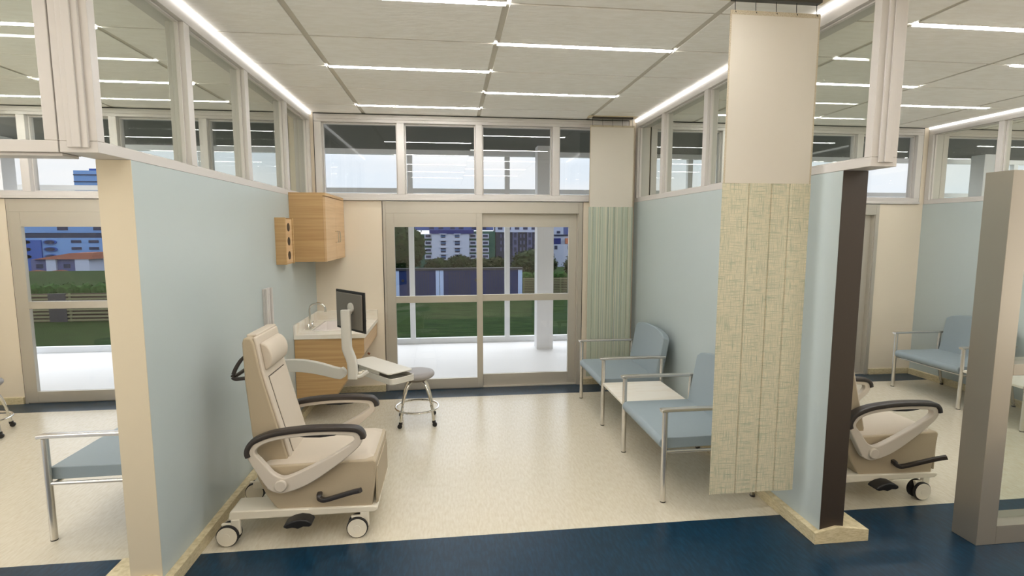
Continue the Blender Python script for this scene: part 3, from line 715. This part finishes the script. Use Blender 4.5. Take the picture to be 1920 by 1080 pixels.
# ---------------------------------------------------------------- cubicle curtains with track
def cubicle(label, x0, x1, y, zt, zm, zb, lower, group, folds, bottom_tilt=0):
    cxm = (x0+x1)/2
    t = thing('cubicle_curtain', label, 'curtain', (cxm, y, 0)); w = (x1-x0)/2
    def yy(u):
        v = 0
        for f in folds: v += .008*max(0, 1-abs(u-f)/.006)
        v += .0025*math.sin(u*24)
        return v
    def cloth(a, b, z0, z1, name, mt, off=0, th=.003, par=t):
        q = MB(); n = 240; A = []; 
        for k in range(n+1):
            u = a+(b-a)*k/n; fy = yy(u) if lower else 0
            A.append([q.bm.verts.new((u, fy+off+d, z)) for d in (0, th) for z in (z0, z1)])
        for p0, p1 in zip(A, A[1:]):
            q.bm.faces.new([p0[0], p1[0], p1[1], p0[1]]); q.bm.faces.new([p0[2], p0[3], p1[3], p1[2]])
            q.bm.faces.new([p0[1], p1[1], p1[3], p0[3]]); q.bm.faces.new([p0[0], p0[2], p1[2], p1[0]])
        q.bm.faces.new([A[0][0], A[0][1], A[0][3], A[0][2]]); q.bm.faces.new([A[-1][0], A[-1][2], A[-1][3], A[-1][1]])
        return q.build(name, mt, par, angle=60)
    q = MB(); q.box(-w, w, 0, .004, zt-.022, zt); q.box(-w, -w+.009, 0, .004, zm, zt-.022); q.box(w-.009, w, 0, .004, zm, zt-.022)
    q.build('hem', M['mesh_hem'], t, smooth=False)
    MB().box(-w+.009, w-.009, 0.0005, .0035, zm, zt-.022).build('upper_panel', M['mesh_white'], t, smooth=False)
    cloth(-w-.004, w+.002, zb, zm+.001, 'lower_panel', lower)
    q = MB(); h = (w-.025)
    hk = []
    for k in range(5):
        x = -h+2*h*k/4
        MB().tube([(x, .002, HC-.024), (x, .002, HC-.045), (x+.002, .002, zt-.002), (x+.004, -.004, zt-.012), (x, -.006, zt-.008)], .0018, 6).build('hook', M['black'], t)
    return t
def track(label, x0, x1, y, par=None):
    t = thing('curtain_track', label, 'curtain track', ((x0+x1)/2, y, HC)); w = (x1-x0)/2
    MB().box(-w, w, -.022, .022, -.024, 0).build('rail', M['track'], t, bevel=.003)
    MB().box(-w-.05, w+.05, -.04, .055, -.006, 0).build('mounting_plate', M['track_l'], t, bevel=.002)
    return t
cubicle('beige and green woven cubicle curtain with white upper panel hanging close to the camera', 1.492, 2.008, 2.76, 2.963, 2.06, .265, M['weave'], None, [-.103, .031, .139])
track('dark curtain track on the ceiling above the nearest cubicle curtain', 1.50, 2.0, 2.76)
cubicle('striped green cubicle curtain with white upper panel hanging in the back corner by the door', 1.535, 2.035, 5.72, 2.945, 2.062, .14, M['stripe'], None, [-.2, -.12, -.03, .05, .14, .2])
track('dark curtain track on the ceiling above the striped back curtain', 1.56, 2.01, 5.72)

# ---------------------------------------------------------------- covered patio
YC = 8.37
struct(MB().box(-14, 18, YB+.13, YC+.08, -.1, -.002).build('patio_floor', M['patio'], smooth=False))
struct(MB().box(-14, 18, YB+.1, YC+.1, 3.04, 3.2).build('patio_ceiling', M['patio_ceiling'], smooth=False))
r = sempty('window_9', (0, YC, 0)); f = MB()
f.box(-14, 18, 0, .07, -.002, .085); f.box(-14, 18, 0, .07, 2.385, 2.455); f.box(-14, 18, -.01, .08, 2.965, 3.04)
for k in list(range(-8, -3))+list(range(-2, 12)):
    x = -.64+1.515*k; f.box(x, x+.08, -.004, .074, .085, 2.965)
f.build('window_frame', M['ext_white'], r, bevel=.002, seg=1)
for k in range(-2, 3):
    x = 1.30+7.4*k*.5 if k % 2 == 0 else None
    if x is not None: struct(MB().box(x, x+.25, 7.77, 8.0, -.002, 3.04).build('column', M['ext_column'], smooth=False))

# ---------------------------------------------------------------- garden
def grid_plane(x0, x1, y0, y1, z): 
    return MB().box(x0, x1, y0, y1, z-.3, z)
struct(grid_plane(-40, 40, YC+.08, 40, -1.0).build('lawn', M['grass'], smooth=False))
struct(grid_plane(-260, 260, 40, 420, -16).build('distant_ground', M['grass'], smooth=False))

def foliage(name, blobs, mt, parent, n=2600, leaf=.11, seed=1):
    rnd = random.Random(seed); q = MB(); vol = [b[1][0]*b[1][1]*b[1][2] for b in blobs]; tot = sum(vol)
    for (cx_, cy_, cz_), (rx_, ry_, rz_) in blobs:      # dark inner masses
        g = bmesh.ops.create_icosphere(q.bm, subdivisions=3, radius=1)
        for v in g['verts']:
            d = v.co.normalized(); k = .86+.22*noise.noise(d*2.6+Vector((cx_, cy_, cz_)))
            v.co = Vector((cx_+d.x*rx_*k, cy_+d.y*ry_*k, cz_+d.z*rz_*k))
    for _ in range(n):
        b = rnd.choices(blobs, vol)[0]; (cx_, cy_, cz_), (rx_, ry_, rz_) = b
        d = Vector((rnd.gauss(0, 1), rnd.gauss(0, 1), rnd.gauss(0, 1))).normalized(); k = .86+.22*noise.noise(d*2.6+Vector((cx_, cy_, cz_)))+rnd.uniform(-.05, .10)
        p0 = Vector((cx_+d.x*rx_*k, cy_+d.y*ry_*k, cz_+d.z*rz_*k))
        a = Vector((rnd.gauss(0, 1), rnd.gauss(0, 1), rnd.gauss(0, .6))).normalized(); c_ = a.cross(d+Vector((.1, .2, .9))).normalized()
        s = leaf*rnd.uniform(.6, 1.3)
        vs = [q.bm.verts.new(p0+a*s*x+c_*s*y) for x, y in ((-.5, 0), (0, -.3), (.5, 0), (0, .3))]
        q.bm.faces.new(vs)
    return q.build(name, mt, parent, smooth=False)
def tree(label, x, y, r, ztop, ground=-1.0, seed=1, group=None, leaf=.13, n=2600):
    t = thing('tree', label, 'tree', (x, y, ground)); h = ztop-ground
    rnd = random.Random(seed); bl = [((0, 0, h*.55), (r, r*.8, h*.45))]
    for k in range(6):
        a = rnd.uniform(0, 2*PI); bl.append(((r*.55*math.cos(a), r*.4*math.sin(a), h*rnd.uniform(.35, .78)), (r*.5, r*.5, h*.22)))
    foliage('foliage', bl, M['leaf'], t, n, leaf, seed)
    MB().tube([(0, 0, 0), (0, 0, h*.3), (.05, 0, h*.5)], [.10, .08, .05], 10).build('trunk', M['trunk'], t)
    if group: t['group'] = group
    return t
g = 'dark trees behind the navy screen panels'
tree('tall leafy tree at the left side of the sliding door view', -2.7, 26.5, 1.45, 2.25, seed=3, n=4200)
for i, (x, rr_, zt) in enumerate([(-.6, 1.0, .48), (.5, .95, .55), (1.55, .9, .5), (2.6, .9, .42)]):
    tree('dark low bushy tree behind the navy panels, %s' % ['leftmost of the low row', 'second from left in its low row', 'third of the low row', 'rightmost of the low row'][i], x, 27.0+1.9*(i % 2), rr_*.8, zt, seed=10+i, group=g)
tree('broad rounded tree in front of the dark grey building', 4.5, 28.0, 1.3, .92, seed=21)
tree('rounded tree right of the white patio column', 7.1, 26.6, 1.3, .88, seed=22)
tree('small dark tree behind the hedge in the left door view', -17.2, 22, 1.0, .35, seed=25, n=1500)
def hedge(label, x0, x1, y, z1, seed):
    q = []; n = int((x1-x0)/.5)
    for k in range(n): q.append(((x0+.25+(x1-x0)*k/n-(x0+x1)/2, 0, (z1+1)*.5), (.42, .35, (z1+1)*.52)))
    o = foliage('hedge', q, M['hedge'], None, 260*n, .08, seed); o.location = ((x0+x1)/2, y, -1)
    return tag(o, label, 'hedge')
hedge('clipped green hedge above the slat fence at right of the door view', 3.1, 9.5, 22.9, .05, 5)
hedge('clipped green hedge above the slat fence in the left door view', -16.5, -7, 18.4, .16, 6)
def fence(label, x0, x1, y, z0, z1, n, gate=None):
    t = thing('slat_fence', label, 'fence', ((x0+x1)/2, y, z0)); w = (x1-x0)/2; q = MB(); h = z1-z0
    for k in range(n):
        z = h*(k+.2)/n
        segs = [(-w, w)] if not gate else [(-w, gate[0]-(x0+x1)/2), (gate[1]-(x0+x1)/2, w)]
        for a, b in segs: q.box(a, b, -.012, .012, z, z+h/n*.5)
    q.build('slats', M['fence'], t, smooth=False)
    MB().box(-w, w, .05, .06, 0, h).build('backing', M['trunk'], t, smooth=False)
    k = -w
    while k <= w: MB().box(k, k+.06, .013, .05, -.0, h).build('post', M['fence'], t, smooth=False); k += 1.6
    if gate: MB().box(gate[0]-(x0+x1)/2, gate[1]-(x0+x1)/2, -.02, .02, -.0, h).build('gate', M['fence_dark'], t, smooth=False)
    return t
fence('horizontal slat fence right of the navy panels beyond the lawn', 3.08, 9.5, 22, -1.0, -.20, 11)
fence('horizontal slat fence with a dark gate beyond the lawn in the left door view', -16.5, -7, 17.5, -1.0, -.12, 8, gate=(-12.25, -11.75))
# navy perforated screen panels
t = thing('perforated_screen', 'navy perforated metal screen panels with pale posts beyond the lawn', 'metal screen', (.4, 22, -1.0))
hh = 1.16
pan = [(-2.10, -.60), (-.28, 1.13), (1.18, 2.86)]
for i, (a, b) in enumerate(pan):
    a -= .4; b -= .4
    o = MB().box(a, b, 0, .04, 0, hh).build('panel', M['locker'], t, smooth=False)
    q = MB(); m0 = a+(.33 if i != 1 else .22)
    for c_ in range(9):
        for r_ in range(17):
            x = m0+c_*.105; z = .10+r_*.058
            if x+.06 < b-.1: q.box(x, x+.055, -.006, .0005, z, z+.026)
    q.build('perforation', M['locker_dark'], o, smooth=False)
    hx = a+.15 if i != 1 else b-.05
    MB().lathe([(0, -.03), (.055, -.03), (.06, 0), (0, 0)], (hx, -.0, hh-.42), 'y', 16).build('latch', M['black'], o)
for a, b in ((-2.24, -2.10), (-.60, -.45), (-.43, -.28), (1.13, 1.18), (2.86, 3.04)):
    MB().box(a-.4, b-.4, -.02, .06, 0, hh).build('post', M['locker_post'], t, smooth=False)
MB().box(-2.75, 2.66, -.05, .2, hh, hh+.09).build('top_rail', M['locker_dark'], t, smooth=False)

# ---------------------------------------------------------------- city beyond
def block(par, x0, x1, y0, y1, z0, z1, mt, name='wall'):
    return MB().box(x0, x1, y0, y1, z0, z1).build(name, mt, par, smooth=False)
def win(par, x, z, w, h, y=0, fr=True, mt=None):
    o = MB().box(x-w/2, x+w/2, y-.12, y+.05, z-h/2, z+h/2).build('window', mt or M['b_win'], par, smooth=False)
    if fr: MB().box(x-w/2-.45, x+w/2+.45, y-.35, y, z+h/2, z+h/2+.35).build('lintel', M['b_white'], o, smooth=False)
    if fr: MB().box(x-w/2-.1, x+w/2+.1, y-.3, y-.1, z-.1, z+.12).build('window_bar', M['b_blue'], o, smooth=False)
Yb = 180
t = thing('apartment_building', 'white apartment block with navy roof band and green side wings seen through the sliding door', 'building', (0, Yb, -16))
G0 = 16
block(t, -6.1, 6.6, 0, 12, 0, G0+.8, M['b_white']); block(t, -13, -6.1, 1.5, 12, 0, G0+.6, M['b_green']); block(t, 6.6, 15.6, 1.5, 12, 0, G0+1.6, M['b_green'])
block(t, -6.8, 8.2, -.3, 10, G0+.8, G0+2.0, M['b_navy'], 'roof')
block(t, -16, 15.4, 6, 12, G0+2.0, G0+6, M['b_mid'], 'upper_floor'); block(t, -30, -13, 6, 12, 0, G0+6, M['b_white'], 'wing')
for x in (-6.2, -3, 1, 4, 8.5, 12): win(t, x, G0+2.7, 1.6, .7, 6, False)
for z in (.0, -2.35, -4.75, -7.0):
    for x in (-2.2, 2.55): win(t, x, G0+z, 1.6 if z else 1.5, 1.5 if z else 1.0, 0)
    for x in (-7.3, 7.9, 12.2):
        MB().box(x-1.2, x+1.2, .9, 1.5, G0+z-.85, G0+z+.75).build('bay_window', M['b_white'], t, smooth=False)
        win(t, x, G0+z, 1.7, .8, .9, False)
t = thing('office_building', 'dark grey-blue office block with pale window columns right of the white building', 'building', (22.3, Yb, -16))
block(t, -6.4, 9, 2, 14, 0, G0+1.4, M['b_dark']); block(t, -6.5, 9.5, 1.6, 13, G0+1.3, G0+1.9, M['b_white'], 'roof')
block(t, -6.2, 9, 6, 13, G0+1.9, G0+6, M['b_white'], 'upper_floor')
for x in (-4.5, -1.5, 1.5, 4.5, 7.5): win(t, x, G0+2.6, 1.6, .8, 6, False)
for x in (.3, 5.4):
    block(t, x-.9, x+.9, 1.4, 2, 0, G0+1.3, M['b_grey'], 'pilaster')
    for z in (.3, -2.2, -4.7): win(t, x, G0+z, .9, 1.6, 1.4, False)
for x in (-4.6, -3.4, 2.3, 3.5, 7.2):
    for z in (.0, -2.3, -4.6): win(t, x, G0+z, .5, 1.3, 2, False, M['b_grey'])
t = thing('hillside_houses', 'white hillside houses with blue and orange roofs at the right of the door view', 'houses', (42, 200, -16))
block(t, -14, 14, 0, 8, 0, G0-.2, M['b_white']); block(t, -14, 14, -.4, 8, G0-.2, G0+.3, M['b_dark'], 'eaves')
block(t, -4, .4, -1.5, 0, G0-3.3, G0-1.1, M['b_navy'], 'roof'); block(t, 2.3, 7, -1.5, 0, G0-3.2, G0-1.1, M['b_orange'], 'roof')
block(t, -14, 14, -1.5, 0, 0, G0-3.4, M['b_white'], 'lower_wall')
for x in (-1.5, 3.6): win(t, x, G0-4.6, 1.1, 1.4, -1.5, False)
block(t, -12, 3, 6, 10, G0, G0+6, M['b_white'], 'upper_wall'); block(t, 3, 14, 7, 12, G0, G0+5.6, M['b_mid'], 'upper_wall')
for x in (-9, -5, -2, 1): win(t, x, G0+1.2, 1.4, .9, 6, False)
t = thing('blue_building', 'light blue building with oval windows seen through the left door', 'building', (-100, 150, -16))
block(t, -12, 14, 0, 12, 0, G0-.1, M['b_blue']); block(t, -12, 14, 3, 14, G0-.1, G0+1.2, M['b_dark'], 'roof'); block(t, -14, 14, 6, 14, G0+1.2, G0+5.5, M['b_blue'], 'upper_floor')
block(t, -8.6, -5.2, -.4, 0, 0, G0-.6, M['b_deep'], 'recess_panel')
for x in (-8.8, -3.2):
    for z in (-1.15, -3.0, -4.9):
        q = MB().lathe([(0, -.3), (1, -.3), (1, 0), (0, 0)], (0, 0, 0), 'y', 24)
        o = q.build('oval_window', M['b_deep'], t); o.location = (x, 0, G0+z); o.scale = (1.6, 1, .62)
        q = MB().lathe([(0, -.4), (1, -.4), (1, -.3), (0, -.3)], (0, 0, 0), 'y', 24)
        p_ = q.build('pane', M['b_win'], o); p_.scale = (.75, 1, .75)
for x in (-8.1, 3.0, 7.2):
    for z in (-1.0, -2.8): win(t, x, G0+z, 2.4, .7, 0, False)
for x in (-4, 5): win(t, x, G0+2.4, 2.6, .9, 6, False)
t = thing('red_roof_house', 'violet-blue houses with brick red roofs in front of the light blue building', 'house', (-97, 142, -16))
block(t, -5.5, 6.5, 0, 7, 0, G0-5.2, M['b_violet']); block(t, -1.8, .4, -.5, 0, 0, G0-5.0, M['b_white'], 'wall'); block(t, 4.8, 8, -.6, 6, 0, G0-4.6, M['b_white'], 'wall')
MB().prism([(-4.5, G0-5.2), (9, G0-5.2), (9, G0-3.6), (4, G0-3.7)], -.8, 6, 'y').build('roof', M['b_roof'], t, smooth=False)
MB().prism([(-7, G0-8.4), (4, G0-8.4), (1.5, G0-7.8), (-1.5, G0-8.2), (-4, G0-7.8)], -1.2, 0, 'y').build('roof', M['b_roof'], t, smooth=False)
for x in (-3.6, 2.6): win(t, x, G0-6.9, 1.5, 1.0, 0, False)
win(t, -3.4, G0-9.6, 1.7, .9, 0, False, M['b_white'])
t = thing('blue_tower', 'pale blue tower with dark bands visible in the left high window', 'building', (-110, 182, -16))
block(t, -6.8, 8, 0, 10, 0, 36.6, M['b_blue']); block(t, -2.8, 8, 1, 10, 36.6, 37.3, M['b_deep'], 'parapet')
for z in (35.3, 33.2, 31.0, 28.8): block(t, -6.8, 8, -.2, 0, z-.2, z+.1, M['b_win'], 'band')

# ---------------------------------------------------------------- daylight
w = bpy.data.worlds.new('sky'); sc.world = w; w.use_nodes = True; nt = w.node_tree; N = nt.nodes.new; Lk = nt.links.new
bg = nt.nodes['Background']; tc = N('ShaderNodeTexCoord'); mp = N('ShaderNodeMapping'); mp.inputs['Scale'].default_value = (1, 1, 3.2)
nz = N('ShaderNodeTexNoise'); nz.inputs['Scale'].default_value = 3.2; nz.inputs['Detail'].default_value = 8
rp = N('ShaderNodeValToRGB'); e = rp.color_ramp.elements
e[0].position = .40; e[0].color = (.86, .93, 1.0, 1); e[1].position = .62; e[1].color = (1.0, 1.0, 1.0, 1)
Lk(tc.outputs['Generated'], mp.inputs[0]); Lk(mp.outputs[0], nz.inputs[0]); Lk(nz.outputs['Fac'], rp.inputs[0]); Lk(rp.outputs[0], bg.inputs[0])
# warm fill glow below the horizon, added to brighten ceiling through open corridor ends
sp = N('ShaderNodeSeparateXYZ'); Lk(tc.outputs['Generated'], sp.inputs[0])
mr = N('ShaderNodeMapRange'); mr.inputs[1].default_value = -.02; mr.inputs[2].default_value = .0; mr.inputs[3].default_value = 1; mr.inputs[4].default_value = 0
Lk(sp.outputs[2], mr.inputs[0]); mx = N('ShaderNodeMix'); mx.data_type = 'RGBA'
zr = N('ShaderNodeMapRange'); zr.inputs[1].default_value = .12; zr.inputs[2].default_value = .5; zr.inputs[3].default_value = .47; zr.inputs[4].default_value = 1.35
Lk(sp.outputs[2], zr.inputs[0]); vm = N('ShaderNodeVectorMath'); vm.operation = 'SCALE'
Lk(rp.outputs[0], vm.inputs[0]); Lk(zr.outputs[0], vm.inputs['Scale'])      # overcast sky: brighter towards the zenith
Lk(mr.outputs[0], mx.inputs[0]); Lk(vm.outputs[0], mx.inputs[6]); mx.inputs[7].default_value = (1.7, 1.62, 1.48, 1); Lk(mx.outputs[2], bg.inputs[0])
bg.inputs[1].default_value = 1.0

# ---------------------------------------------------------------- camera
cam = bpy.data.cameras.new('camera'); co = bpy.data.objects.new('camera', cam); C.objects.link(co); sc.camera = co
cam.sensor_width = 36; cam.lens = 36*982.56/1920; cam.clip_end = 1000
co.location = (0, 0, 1.8); co.rotation_euler = (math.radians(90-6.236), math.radians(-.0), math.radians(-6.749))
sc.view_settings.view_transform = 'Standard'; sc.view_settings.look = 'None'; sc.view_settings.gamma = 1; sc.view_settings.use_curve_mapping = False
sc.view_settings.exposure = 1.13
